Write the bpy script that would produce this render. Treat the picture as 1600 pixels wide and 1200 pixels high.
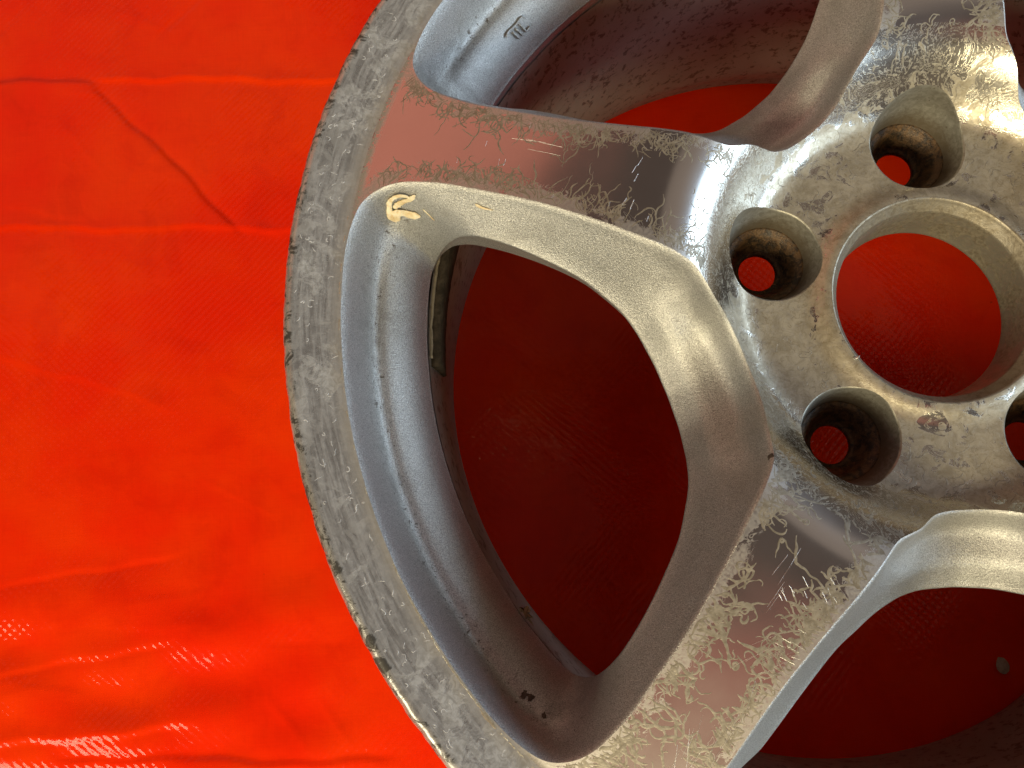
import bpy, math, random
import numpy as np
from mathutils import Matrix, Vector
from mathutils.kdtree import KDTree
from mathutils.geometry import delaunay_2d_cdt

for o in list(bpy.data.objects):
    bpy.data.objects.remove(o)
scene = bpy.context.scene
COL = scene.collection

# ------------------------------------------------------------------ camera
# all measures below are millimetres in the wheel's own frame (axis = z, front face crease at z = 0);
# MM turns them into metres, BASE lifts the wheel so that its back flange lies on the tarpaulin (world z = 0)
MM = 0.001
BASE = 212.0
cam_data = bpy.data.cameras.new("camera")
cam = bpy.data.objects.new("camera", cam_data)
COL.objects.link(cam)
cam_data.sensor_fit = 'HORIZONTAL'
cam_data.sensor_width = 36.0
cam_data.lens = 29.868
cam_data.clip_start = 0.01
cam_data.clip_end = 50.0
cam.matrix_world = Matrix((
    (0.9978236, 0.0659341, 0.0008241, -0.160095),
    (-0.0643655, 0.9766481, -0.2049772, -0.0855098),
    (-0.0143199, 0.2044781, 0.9787664, 0.2935076 + BASE * MM),
    (0, 0, 0, 1)))
scene.camera = cam

# ------------------------------------------------------------------ light
world = bpy.data.worlds.new("World")
scene.world = world
world.use_nodes = True
bgn = world.node_tree.nodes['Background']
bgn.inputs[0].default_value = (0.082, 0.060, 0.048, 1)
bgn.inputs[1].default_value = 1.0

def area_lamp(name, direction, dist, sx, sy, radiance, colour, target=(-0.12, -0.05, 0.2)):
    d = Vector(direction).normalized()
    l = bpy.data.lights.new(name, 'AREA')
    l.shape = 'RECTANGLE'
    l.size, l.size_y = sx, sy
    l.energy = radiance * math.pi * sx * sy
    l.color = colour
    o = bpy.data.objects.new(name, l)
    o.location = Vector(target) + d * dist
    o.rotation_euler = d.to_track_quat('Z', 'Y').to_euler()
    COL.objects.link(o)
    return o

area_lamp('warm_window_light', (-0.15, -0.82, 0.545), 2.0, 1.0, 0.40, 29.0, (1.0, 0.87, 0.55))
area_lamp('warm_side_window_light', (-0.62, -0.60, 0.50), 2.0, 0.9, 0.42, 15.0, (1.0, 0.87, 0.60))
area_lamp('cool_window_light', (0.93, -0.12, 0.32), 1.9, 1.7, 0.7, 9.5, (0.65, 0.83, 1.0))
area_lamp('red_bounce_light', (-0.5, 0.62, 0.62), 1.7, 1.3, 0.9, 0.58, (1.0, 0.30, 0.19))
area_lamp('red_ceiling_bounce', (0.05, -0.45, 0.88), 1.8, 1.3, 0.5, 0.30, (1.0, 0.26, 0.18))
area_lamp('hub_fill_light', (0.60, 0.25, 0.76), 1.8, 1.1, 0.9, 0.20, (1.0, 0.80, 0.62))  # added overhead fill that lifts the polished hub's reflections, not a known lamp
area_lamp('brown_wall_bounce', (-0.35, 0.90, 0.30), 1.9, 2.4, 0.8, 0.48, (1.0, 0.42, 0.28))

scene.view_settings.view_transform = 'Standard'
scene.view_settings.look = 'None'
scene.view_settings.exposure = 0.0
scene.view_settings.gamma = 1.0
scene.view_settings.use_curve_mapping = False
scene.cycles.use_denoising = True
scene.cycles.max_bounces = 6
scene.cycles.adaptive_threshold = 0.02

# ------------------------------------------------------------------ node helpers
class NT:
    def __init__(self, name):
        self.m = bpy.data.materials.new(name)
        self.m.use_nodes = True
        self.t = self.m.node_tree
        self.b = self.t.nodes['Principled BSDF']
        g = self.t.nodes.new('ShaderNodeNewGeometry')
        self.pos = self.vmath('SCALE', g.outputs['Position'], scale=1000.0)
        self.norm = g.outputs['Normal']
        self.pointiness = g.outputs['Pointiness']
    def link(self, a, b):
        self.t.links.new(a, b)
    def put(self, sock, v):
        if hasattr(v, 'is_output') or isinstance(v, bpy.types.NodeSocket):
            self.link(v, sock)
        else:
            sock.default_value = v
    def set(self, **kw):
        for k, v in kw.items():
            self.put(self.b.inputs[k.replace('_', ' ')], v)
    def vmath(self, op, a, b=None, scale=None):
        n = self.t.nodes.new('ShaderNodeVectorMath'); n.operation = op
        self.put(n.inputs[0], a)
        if b is not None: self.put(n.inputs[1], b)
        if scale is not None: n.inputs['Scale'].default_value = scale
        return n.outputs['Value'] if op in ('LENGTH', 'DOT_PRODUCT') else n.outputs['Vector']
    def math(self, op, a, b=0.0, c=None, clamp=False):
        n = self.t.nodes.new('ShaderNodeMath'); n.operation = op; n.use_clamp = clamp
        self.put(n.inputs[0], a); self.put(n.inputs[1], b)
        if c is not None: self.put(n.inputs[2], c)
        return n.outputs[0]
    def noise(self, scale, detail=3.0, rough=0.55, dist=0.0, vec=None, col=False, lac=2.0):
        n = self.t.nodes.new('ShaderNodeTexNoise')
        self.put(n.inputs['Vector'], self.pos if vec is None else vec)
        n.inputs['Scale'].default_value = scale
        n.inputs['Detail'].default_value = detail
        n.inputs['Roughness'].default_value = rough
        n.inputs['Lacunarity'].default_value = lac
        n.inputs['Distortion'].default_value = dist
        return n.outputs['Color'] if col else n.outputs['Fac']
    def voronoi(self, scale, feature='F1', vec=None, rand=1.0):
        n = self.t.nodes.new('ShaderNodeTexVoronoi'); n.feature = feature
        self.put(n.inputs['Vector'], self.pos if vec is None else vec)
        n.inputs['Scale'].default_value = scale
        n.inputs['Randomness'].default_value = rand
        return n.outputs['Distance']
    def step(self, v, lo, hi, a=0.0, b=1.0):
        n = self.t.nodes.new('ShaderNodeMapRange'); n.interpolation_type = 'SMOOTHSTEP'
        self.put(n.inputs[0], v)
        n.inputs[1].default_value = lo; n.inputs[2].default_value = hi
        self.put(n.inputs[3], a); self.put(n.inputs[4], b)
        return n.outputs[0]
    def mix(self, f, a, b):
        n = self.t.nodes.new('ShaderNodeMix'); n.data_type = 'RGBA'
        self.put(n.inputs[0], f)
        self.put(n.inputs[6], a if not isinstance(a, tuple) else (*a, 1)[:4])
        self.put(n.inputs[7], b if not isinstance(b, tuple) else (*b, 1)[:4])
        return n.outputs[2]
    def fmix(self, f, a, b):
        n = self.t.nodes.new('ShaderNodeMix'); n.data_type = 'FLOAT'
        self.put(n.inputs[0], f); self.put(n.inputs[2], a); self.put(n.inputs[3], b)
        return n.outputs[0]
    def attr(self, name):
        n = self.t.nodes.new('ShaderNodeAttribute'); n.attribute_name = name
        return n.outputs['Fac']
    def radius(self):
        return self.vmath('LENGTH', self.vmath('MULTIPLY', self.pos, (1.0, 1.0, 0.0)))
    def height(self):
        n = self.t.nodes.new('ShaderNodeSeparateXYZ'); self.link(self.pos, n.inputs[0])
        return n.outputs['Z']
    def bump(self, h, strength=0.3, dist=0.001, normal=None):
        n = self.t.nodes.new('ShaderNodeBump')
        n.inputs['Strength'].default_value = strength
        n.inputs['Distance'].default_value = dist
        self.put(n.inputs['Height'], h)
        if normal is not None: self.link(normal, n.inputs['Normal'])
        return n.outputs[0]
    def line(self, v, freq, width):
        # thin lines along the level curves of a noise: worm-like trails
        f = self.math('FRACT', self.math('MULTIPLY', v, freq))
        return self.step(self.math('ABSOLUTE', self.math('SUBTRACT', f, 0.5)), 0.0, width, 1.0, 0.0)

# ------------------------------------------------------------------ materials
def machined_material(name, kind):
    n = NT(name)
    r = n.radius()
    comb = n.t.nodes.new('ShaderNodeCombineXYZ'); n.link(r, comb.inputs[0])
    rings = n.noise(2.6, 2.0, 0.7, vec=comb.outputs[0])
    rings2 = n.noise(0.45, 2.0, 0.6, vec=comb.outputs[0])
    big = n.noise(0.022, 3.0, 0.6)
    mid = n.noise(0.09, 4.0, 0.62, 0.6)
    fine = n.noise(0.55, 4.0, 0.65, 0.8)
    edge = n.attr('edge')
    if kind == 'spoke':
        # oxide film creeping in from the spoke edges
        near = n.step(edge, 0.0, 12.0, 0.20, -0.17)
        film = n.step(n.math('ADD', n.math('ADD', mid, near), n.math('MULTIPLY', fine, 0.18)), 0.66, 0.74)
        trail_m = n.step(n.math('ADD', big, n.math('MULTIPLY', near, 0.8)), 0.50, 0.60)
        trail = n.math('MULTIPLY', n.line(n.noise(0.16, 2.0, 0.5, 0.9), 5.0, 0.07), trail_m)
        film = n.math('MULTIPLY', film, n.step(n.noise(1.3, 3.0, 0.7, 0.8), 0.38, 0.60, 0.2, 0.62))
        # thin crust where the spoke meets the rim
        film = n.math('MAXIMUM', film, n.math('MULTIPLY', n.step(r, 216.0, 219.0), n.step(fine, 0.42, 0.5)))
        cov = n.math('MAXIMUM', film, n.math('MULTIPLY', trail, 0.8))
        base = n.mix(big, (0.60, 0.575, 0.565), (0.68, 0.66, 0.64))
        crust = n.mix(fine, (0.21, 0.185, 0.15), (0.37, 0.345, 0.30))
        rough0 = n.fmix(n.noise(0.05, 3.0), 0.18, 0.28)
        rough1 = 0.55
        bstr = 0.05
    elif kind == 'hub':
        warp = n.noise(0.10, 5.0, 0.62, 1.3)
        near = n.step(r, 88.0, 62.0, -0.14, 0.06)
        film = n.step(n.math('ADD', warp, n.math('ADD', near, n.math('MULTIPLY', n.math('SUBTRACT', big, 0.5), 0.5))), 0.45, 0.495)
        lines = n.line(warp, 11.0, 0.13)
        cov = n.math('MAXIMUM', n.math('MULTIPLY', film, n.step(fine, 0.25, 0.55, 0.5, 0.8)), n.math('MULTIPLY', lines, n.step(r, 100.0, 74.0, 0.40, 0.92)))
        base = n.mix(big, (0.58, 0.55, 0.49), (0.68, 0.655, 0.60))
        crust = n.mix(n.step(n.noise(0.17, 5.0, 0.72, 1.2), 0.30, 0.66), (0.23, 0.185, 0.11), (0.43, 0.375, 0.27))
        rough0 = 0.24
        rough1 = 0.40
        bstr = 0.13
    else:
        # outer rim: dull silver, milky streaks along the turning marks, squiggly lifted lacquer in places, brown crease, scuffed edge
        sep = n.t.nodes.new('ShaderNodeSeparateXYZ'); n.link(n.pos, sep.inputs[0])
        ang = n.math('MULTIPLY', n.math('ARCTAN2', sep.outputs[1], n.math('MULTIPLY', sep.outputs[0], -1.0)), 230.0)
        cyl = n.t.nodes.new('ShaderNodeCombineXYZ'); n.link(n.math('MULTIPLY', ang, 0.10), cyl.inputs[0]); n.link(r, cyl.inputs[1])
        streak = n.noise(0.6, 4.0, 0.6, 0.6, vec=cyl.outputs[0])
        zone = n.noise(0.016, 3.0, 0.55)
        pit = n.noise(0.36, 5.0, 0.66, 1.0)
        squig = n.math('MULTIPLY', n.line(n.noise(0.34, 3.0, 0.6, 1.4), 5.0, 0.20), n.step(zone, 0.46, 0.58))
        milky = n.step(n.math('ADD', n.math('MULTIPLY', streak, 0.65), n.math('MULTIPLY', pit, 0.35)), 0.38, 0.66)
        patch = n.step(n.math('ADD', n.math('MULTIPLY', n.noise(0.10, 6.0, 0.68, 1.0), 0.8), n.math('MULTIPLY', zone, 0.2)), 0.49, 0.56)
        cov = n.math('MAXIMUM', n.math('MULTIPLY', milky, 0.42), n.math('MAXIMUM', n.math('MULTIPLY', squig, 0.6), n.math('MULTIPLY', patch, n.step(zone, 0.40, 0.60, 0.25, 0.8))))
        base = n.mix(n.step(streak, 0.35, 0.65), (0.46, 0.455, 0.445), (0.58, 0.58, 0.575))
        crust = n.mix(n.step(pit, 0.36, 0.62), (0.25, 0.24, 0.22), (0.47, 0.465, 0.45))
        crust = n.mix(n.math('MULTIPLY', n.step(zone, 0.56, 0.44), 0.35), crust, (0.36, 0.33, 0.27))
        crease = n.math('MULTIPLY', n.step(n.math('ADD', r, n.math('MULTIPLY', fine, 6.0)), 230.0, 223.5), n.step(zone, 0.35, 0.6, 0.95, 0.55))
        crust = n.mix(n.math('MULTIPLY', crease, 0.85), crust, (0.21, 0.165, 0.10))
        scuff = n.math('MULTIPLY', n.step(n.math('ADD', r, n.math('MULTIPLY', mid, 5.0)), 237.8, 239.6), n.step(n.noise(0.16, 6.0, 0.75, 0.8), 0.44, 0.58))
        crust = n.mix(scuff, crust, (0.06, 0.056, 0.05))
        cov = n.math('MAXIMUM', cov, n.math('MAXIMUM', n.math('MULTIPLY', crease, 0.85), scuff))
        rough0 = 0.27
        rough1 = 0.46
        bstr = 0.11
    colour = n.mix(cov, base, crust)
    if kind == 'hub':
        vein = n.math('MULTIPLY', n.line(n.noise(0.15, 4.0, 0.6, 1.0), 6.0, 0.09), 0.55)
        colour = n.mix(vein, colour, (0.20, 0.155, 0.09))
    n.set(Base_Color=colour, Metallic=n.fmix(cov, 1.0 if kind != 'rim' else 0.8, 0.35 if kind != 'rim' else 0.2),
          Roughness=n.fmix(cov, rough0, rough1))
    h = n.math('ADD', n.math('MULTIPLY', rings, 0.10), n.math('MULTIPLY', rings2, 0.10))
    h = n.math('ADD', h, n.math('MULTIPLY', n.math('MULTIPLY', cov, n.math('ADD', 0.6, fine)), 1.0))
    if kind == 'rim':
        h = n.math('ADD', h, n.math('ADD', n.math('MULTIPLY', streak, 0.8), n.math('MULTIPLY', pit, 0.9)))
    n.set(Normal=n.bump(h, bstr, 0.0006))
    return n.m

def paint_material(name, dirt=0.5):
    n = NT(name)
    flake = n.noise(2.6, 2.0, 0.8)
    flake2 = n.noise(4.5, 1.0, 0.5)
    big = n.noise(0.03, 4.0, 0.6)
    spots = n.step(n.noise(0.40, 4.0, 0.78, 0.4), 0.57, 0.66)
    patch = n.step(n.noise(0.05, 4.0, 0.65, 0.5), 0.50, 0.72)
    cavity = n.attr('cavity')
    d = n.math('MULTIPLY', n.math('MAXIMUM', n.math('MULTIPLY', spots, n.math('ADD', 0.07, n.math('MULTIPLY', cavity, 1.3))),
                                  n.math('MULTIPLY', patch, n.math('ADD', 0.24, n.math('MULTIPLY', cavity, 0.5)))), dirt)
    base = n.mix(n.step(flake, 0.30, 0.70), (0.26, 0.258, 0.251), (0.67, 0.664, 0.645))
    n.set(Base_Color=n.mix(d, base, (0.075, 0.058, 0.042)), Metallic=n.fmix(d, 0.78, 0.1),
          Roughness=n.fmix(n.step(flake2, 0.3, 0.7), 0.34, 0.48))
    h = n.math('ADD', n.math('MULTIPLY', flake, 1.0), n.math('MULTIPLY', n.noise(1.2, 2.0), 0.6))
    n.set(Normal=n.bump(h, 0.75, 0.0003))
    n.b.inputs['Coat Weight'].default_value = 0.15
    n.b.inputs['Coat Roughness'].default_value = 0.25
    return n.m

def barrel_material(name):
    n = NT(name)
    a = n.noise(0.03, 4.0, 0.6, 0.4)
    st = n.vmath('MULTIPLY', n.pos, (1.0, 1.0, 1.0))
    spots = n.step(n.noise(0.20, 4.0, 0.72, 0.3, vec=st), 0.53, 0.62)
    base = n.mix(a, (0.36, 0.32, 0.275), (0.22, 0.175, 0.135))
    n.set(Base_Color=n.mix(n.math('MULTIPLY', spots, 0.75), base, (0.07, 0.045, 0.03)),
          Metallic=0.45, Roughness=0.48)
    n.set(Normal=n.bump(n.noise(0.8, 4.0, 0.6), 0.2, 0.0004))
    return n.m

def bore_material(name):
    n = NT(name)
    w = n.noise(0.14, 5.0, 0.68, 0.9)
    f = n.noise(0.6, 4.0, 0.7, 0.5)
    film = n.step(w, 0.40, 0.56)
    lines = n.line(w, 8.0, 0.12)
    cov = n.math('MAXIMUM', n.math('MULTIPLY', film, 0.7), n.math('MULTIPLY', lines, 0.25))
    n.set(Base_Color=n.mix(cov, (0.34, 0.305, 0.245), n.mix(n.step(f, 0.35, 0.65), (0.13, 0.10, 0.06), (0.30, 0.255, 0.18))),
          Metallic=n.fmix(cov, 0.7, 0.45), Roughness=n.fmix(cov, 0.42, 0.5))
    n.set(Normal=n.bump(n.math('ADD', cov, f), 0.15, 0.0005))
    return n.m

def seat_material(name):
    n = NT(name)
    f = n.noise(0.35, 5.0, 0.72, 0.6)
    g = n.noise(1.1, 4.0, 0.7)
    c = n.mix(n.step(f, 0.38, 0.62), (0.020, 0.013, 0.008), (0.115, 0.062, 0.025))
    c = n.mix(n.step(g, 0.60, 0.72), c, (0.24, 0.16, 0.075))
    n.set(Base_Color=c, Metallic=0.25, Roughness=n.fmix(f, 0.30, 0.6))
    n.set(Normal=n.bump(n.math('ADD', f, g), 0.4, 0.0006))
    return n.m

def pocket_material(name):
    n = NT(name)
    f = n.noise(0.5, 4.0, 0.7, 0.5)
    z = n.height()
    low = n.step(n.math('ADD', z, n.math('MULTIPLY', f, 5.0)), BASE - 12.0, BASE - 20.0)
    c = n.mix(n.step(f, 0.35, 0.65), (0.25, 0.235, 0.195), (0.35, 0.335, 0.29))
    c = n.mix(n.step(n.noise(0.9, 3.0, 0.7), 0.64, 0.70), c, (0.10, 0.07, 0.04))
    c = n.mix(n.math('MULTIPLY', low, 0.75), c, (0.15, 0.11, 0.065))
    n.set(Base_Color=c, Metallic=0.65, Roughness=0.48)
    n.set(Normal=n.bump(f, 0.2, 0.0005))
    return n.m

def tarp_material(name):
    n = NT(name)
    sep = n.t.nodes.new('ShaderNodeSeparateXYZ'); n.link(n.pos, sep.inputs[0])
    wob = n.math('ADD', n.math('MULTIPLY', n.noise(0.02, 2.0), 6.0), n.math('MULTIPLY', n.noise(0.25, 2.0), 1.6))
    x = n.math('ADD', sep.outputs[0], wob)
    y = n.math('ADD', sep.outputs[1], n.math('ADD', n.math('MULTIPLY', n.noise(0.017, 2.0), 6.0), n.math('MULTIPLY', n.noise(0.22, 2.0), 1.6)))
    kx, ky = 2 * math.pi / 5.2, 2 * math.pi / 5.2
    weave = n.math('MULTIPLY', n.math('SINE', n.math('MULTIPLY', x, kx)), n.math('SINE', n.math('MULTIPLY', y, ky)))
    thx = n.noise(1.0, 1.0, vec=n.vmath('MULTIPLY', n.pos, (0.05, 1.2, 0.0)))
    thy = n.noise(1.0, 1.0, vec=n.vmath('MULTIPLY', n.pos, (1.2, 0.05, 0.0)))
    big = n.noise(0.008, 4.0, 0.6)
    speck = n.step(n.noise(0.12, 3.0, 0.6), 0.76, 0.80)
    c = n.mix(n.step(big, 0.35, 0.68), (0.88, 0.020, 0.0005), (0.92, 0.045, 0.0005))
    c = n.mix(n.math('MULTIPLY', n.math('ADD', thx, thy), 0.16), c, (0.52, 0.006, 0.0))
    c = n.mix(n.math('MULTIPLY', n.step(n.noise(0.028, 5.0, 0.65, 0.5), 0.48, 0.70), 0.24), c, (0.55, 0.008, 0.0))
    c = n.mix(n.math('MULTIPLY', speck, 0.5), c, (0.20, 0.012, 0.004))
    c = n.mix(n.math('MULTIPLY', n.step(n.noise(0.45, 2.0, 0.6), 0.78, 0.82), 0.6), c, (0.12, 0.02, 0.01))
    n.set(Base_Color=c, Roughness=0.6)
    n.b.inputs['Specular IOR Level'].default_value = 0.0
    n.b.inputs['Coat Weight'].default_value = 0.55
    n.b.inputs['Coat IOR'].default_value = 1.45
    n.put(n.b.inputs['Coat Roughness'], n.fmix(n.noise(0.03, 2.0), 0.09, 0.16))
    lump = n.bump(n.math('MULTIPLY', n.noise(0.045, 3.0, 0.55), 0.9), 0.5, 0.001)
    n.set(Normal=lump)
    fade = n.step(n.math('ADD', n.math('MULTIPLY', n.noise(0.02, 2.0), 0.6), n.math('MULTIPLY', n.noise(0.15, 2.0), 0.4)), 0.40, 0.62, 0.12, 1.25)
    dent = n.math('MULTIPLY', n.step(n.voronoi(0.05), 0.11, 0.0), n.step(n.noise(0.02, 2.0), 0.5, 0.6))
    n.put(n.b.inputs['Coat Normal'], n.bump(n.math('ADD', n.math('MULTIPLY', weave, fade), n.math('MULTIPLY', dent, 2.8)), 0.27, 0.00045, normal=lump))
    return n.m

def plain_material(name, c1, c2, scale, rough, metallic=0.0, bump=0.2, sss=0.0):
    n = NT(name)
    f = n.noise(scale, 4.0, 0.65, 0.3)
    n.set(Base_Color=n.mix(n.step(f, 0.3, 0.7), c1, c2), Roughness=rough, Metallic=metallic)
    if sss:
        n.b.inputs['Subsurface Weight'].default_value = sss
        n.b.inputs['Subsurface Radius'].default_value = (0.001, 0.0006, 0.0003)
    n.set(Normal=n.bump(f, bump, 0.0004))
    return n.m

M_SPOKE = machined_material('machined_spoke_aluminium', 'spoke')
M_HUB = machined_material('machined_hub_aluminium', 'hub')
M_RIM = machined_material('corroded_rim_aluminium', 'rim')
M_PAINT = paint_material('silver_flake_paint', 0.85)
M_BARREL = barrel_material('dusty_barrel_metal')
M_BORE = bore_material('stained_bore_metal')
M_SEAT = seat_material('rusty_lug_seat')
M_POCKET = pocket_material('lug_pocket_metal')
M_TARP = tarp_material('red_tarpaulin')
M_TRAIL = plain_material('oxide_trail', (0.19, 0.165, 0.125), (0.33, 0.298, 0.242), 0.5, 0.45, 0.35, 0.3)
M_TRAIL_RIM = plain_material('oxide_trail_grey', (0.40, 0.39, 0.375), (0.66, 0.655, 0.64), 0.8, 0.40, 0.15, 0.3)
M_SCRATCH = plain_material('bright_scratch', (0.72, 0.70, 0.66), (0.85, 0.84, 0.82), 1.0, 0.3, 0.9, 0.2)
M_SCRAP = plain_material('dried_adhesive', (0.58, 0.44, 0.23), (0.80, 0.71, 0.52), 0.30, 0.5, 0.0, 0.3, 0.25)
M_BARE = plain_material('bare_chipped_metal', (0.62, 0.55, 0.40), (0.80, 0.74, 0.58), 1.0, 0.32, 0.8, 0.3)
M_WEIGHT = plain_material('grimy_weight', (0.03, 0.024, 0.018), (0.075, 0.058, 0.042), 0.25, 0.9, 0.0, 0.4)
M_WEIGHT.node_tree.nodes['Principled BSDF'].inputs['Specular IOR Level'].default_value = 0.1
M_WEIGHT_TAPE = plain_material('weight_tape', (0.24, 0.20, 0.14), (0.33, 0.28, 0.2), 0.5, 0.5, 0.1, 0.2)
M_LEAF = plain_material('dry_leaf', (0.16, 0.10, 0.045), (0.30, 0.22, 0.12), 0.6, 0.7, 0.0, 0.4)
M_CHIP = plain_material('pale_chip', (0.36, 0.25, 0.19), (0.50, 0.38, 0.30), 0.5, 0.8, 0.0, 0.3)
M_DIRT = plain_material('black_dirt', (0.03, 0.022, 0.016), (0.10, 0.075, 0.055), 0.8, 0.7, 0.0, 0.5)

# ------------------------------------------------------------------ mesh helpers
def make(name, verts, faces, mat, parent=None, normals=None, attrs=None, smooth=True, rot=0.0, share=None, wheel=True):
    if share is None:
        me = bpy.data.meshes.new(name)
        v = np.array(verts, float).copy()
        if wheel: v[:, 2] += BASE
        me.from_pydata((v * MM).tolist(), [], faces)
        me.polygons.foreach_set('use_smooth', [smooth] * len(me.polygons))
        if attrs:
            for k, a in attrs.items():
                at = me.attributes.new(k, 'FLOAT', 'POINT')
                at.data.foreach_set('value', np.asarray(a, np.float32))
        me.materials.append(mat)
        me.update()
        if normals is not None:
            me.normals_split_custom_set_from_vertices(np.asarray(normals).tolist())
    else:
        me = share
    o = bpy.data.objects.new(name, me)
    o.rotation_euler[2] = rot
    if parent is not None: o.parent = parent
    COL.objects.link(o)
    return o

def grid_faces(rows, cols, closed=True, flip=False):
    f = []
    for i in range(rows - 1):
        for j in range(cols if closed else cols - 1):
            k = (j + 1) % cols
            q = (i * cols + j, i * cols + k, (i + 1) * cols + k, (i + 1) * cols + j)
            f.append(q[::-1] if flip else q)
    return f

def pchip(xs, ys):
    xs = np.array(xs, float); ys = np.array(ys, float); h = np.diff(xs); d = np.diff(ys) / h
    m = np.zeros(len(xs))
    for i in range(1, len(xs) - 1):
        if d[i - 1] * d[i] > 0:
            w1 = 2 * h[i] + h[i - 1]; w2 = h[i] + 2 * h[i - 1]
            m[i] = (w1 + w2) / (w1 / d[i - 1] + w2 / d[i])
    m[0] = d[0]; m[-1] = d[-1]
    def g(r):
        r = np.asarray(r, float)
        i = np.clip(np.searchsorted(xs, r) - 1, 0, len(h) - 1)
        t = np.clip((r - xs[i]) / h[i], 0, 1)
        return ((1 + 2 * t) * (1 - t) ** 2 * ys[i] + t * (1 - t) ** 2 * h[i] * m[i]
                + t * t * (3 - 2 * t) * ys[i + 1] + t * t * (t - 1) * h[i] * m[i + 1])
    return g

# lathe-turned front face: hub plateau, steep shoulder, crest, spokes falling to the rim
face_raw = pchip([36, 40, 42, 45, 49, 55, 66, 71, 75, 80, 85, 90, 95, 100, 105, 110, 120, 135, 150, 170, 190, 205, 217, 219.5, 222, 230, 236, 238, 240],
                 [-10, -10, -10.4, -12, -13.2, -13.3, -13.3, -12.3, -9.6, -3.5, 4, 10, 13.8, 16.4, 18, 18.6, 18.2, 16.4, 14.2, 10.4, 6.4, 3.2, 0.5, 0.0, 0.25, 2.0, 3.5, 3.9, 3.9])
_rr = np.linspace(36, 240, 4081)
_zz = face_raw(_rr)
_k = np.exp(-0.5 * (np.arange(-40, 41) * 0.05 / 0.8) ** 2); _k /= _k.sum()
_zs = np.convolve(np.pad(_zz, 40, mode='edge'), _k, 'valid')
def face_z(r): return np.interp(r, _rr, _zs)
_dz = np.gradient(_zs, _rr)
def face_n(x, y):
    r = np.hypot(x, y); s = np.interp(r, _rr, _dz)
    n = np.stack([-s * x / r, -s * y / r, np.ones_like(r)], 1)
    return n / np.linalg.norm(n, axis=1)[:, None]

SPOKE0 = math.radians(159.3)
STEP = math.radians(72)
HALF = math.radians(36)

# ------------------------------------------------------------------ opening outlines (half, measured from the opening's middle line)
O_H = [(78.0, 0), (78.2, 3), (78.8, 6), (80.1, 9), (81.9, 11.6), (84.8, 14.1), (88, 16.4), (91.6, 19.4), (94.2, 21.3), (97.5, 22.6),
       (103.8, 24.0), (110.3, 25.15), (118, 26.3), (126.2, 27.45), (138, 28.7), (150.5, 29.7), (163, 30.3), (176.5, 30.7), (187, 30.95),
       (196, 30.85), (203, 30.6), (209, 30.0), (214, 29.0), (217.2, 27.8), (219, 26.0), (219.9, 23.8), (220.2, 21), (220.3, 16), (220.4, 10), (220.5, 5), (220.5, 0)]
I_H = [(104.6, 0), (105, 3), (106.2, 7), (108.5, 10.3), (111.6, 13.3), (117.5, 17), (125.5, 20), (134, 22.4), (146.5, 24.45), (159.6, 25.95),
       (172, 26.9), (182, 27.4), (187, 27.55), (189.8, 27.35), (192.2, 26.8), (193.5, 25.9), (194.0, 24.5), (194.1, 21), (194.1, 16), (194.1, 8), (194.1, 0)]
I_Z = pchip([104, 108, 112, 118, 135, 160, 172, 180, 186, 190, 194, 196], [-27, -23, -18, -13, -7.5, -5, -6.5, -12, -23, -33, -42, -42])

def spline(pts, n):
    p = np.array([(r * math.cos(math.radians(a)), r * math.sin(math.radians(a))) for r, a in pts])
    ext = np.vstack([p[1] * [1, -1], p, p[-2] * [1, -1]])
    out = []
    for i in range(1, len(ext) - 2):
        p0, p1, p2, p3 = ext[i - 1:i + 3]
        t = np.linspace(0, 1, 24, endpoint=False)[:, None]
        out.append(0.5 * (2 * p1 + (p2 - p0) * t + (2 * p0 - 5 * p1 + 4 * p2 - p3) * t ** 2 + (-p0 + 3 * p1 - 3 * p2 + p3) * t ** 3))
    out.append(p[-1:])
    return np.vstack(out)

def resample(curve, anchors, counts):
    s = np.concatenate([[0], np.cumsum(np.linalg.norm(np.diff(curve, axis=0), axis=1))])
    idx = [0] + [int(np.argmin(np.linalg.norm(curve - a, axis=1))) for a in anchors] + [len(curve) - 1]
    out = []
    for k, c in enumerate(counts):
        t = np.linspace(s[idx[k]], s[idx[k + 1]], c, endpoint=False)
        out.append(np.stack([np.interp(t, s, curve[:, 0]), np.interp(t, s, curve[:, 1])], 1))
    out.append(curve[-1:])
    return np.vstack(out)

def pol(r, a): return np.array([r * math.cos(math.radians(a)), r * math.sin(math.radians(a))])
CNT = (36, 74, 60)
Oh = resample(spline(O_H, 0), [pol(92.0, 19.8), pol(214, 29)], CNT)
Ih = resample(spline(I_H, 0), [pol(112.5, 13.9), pol(191.0, 27.1)], CNT)
NH = len(Oh)
uh = np.concatenate([np.linspace(0, .25, CNT[0], endpoint=False), np.linspace(.25, .72, CNT[1], endpoint=False), np.linspace(.72, 1, CNT[2], endpoint=False), [1.0]])
# full loop: +half forwards, -half backwards
O_full = np.vstack([Oh, (Oh * [1, -1])[-2:0:-1]])
I_full = np.vstack([Ih, (Ih * [1, -1])[-2:0:-1]])
u_full = np.concatenate([uh, uh[-2:0:-1]])
NF = len(O_full)

def sstep(a, b, x):
    t = np.clip((x - a) / (b - a), 0, 1); return t * t * (3 - 2 * t)

# ------------------------------------------------------------------ wheel root
wheel_root = bpy.data.objects.new('alloy_wheel', None)
COL.objects.link(wheel_root)
wheel_root['label'] = 'worn five-spoke silver alloy wheel lying face up on the red tarpaulin'
wheel_root['category'] = 'wheel'

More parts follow.
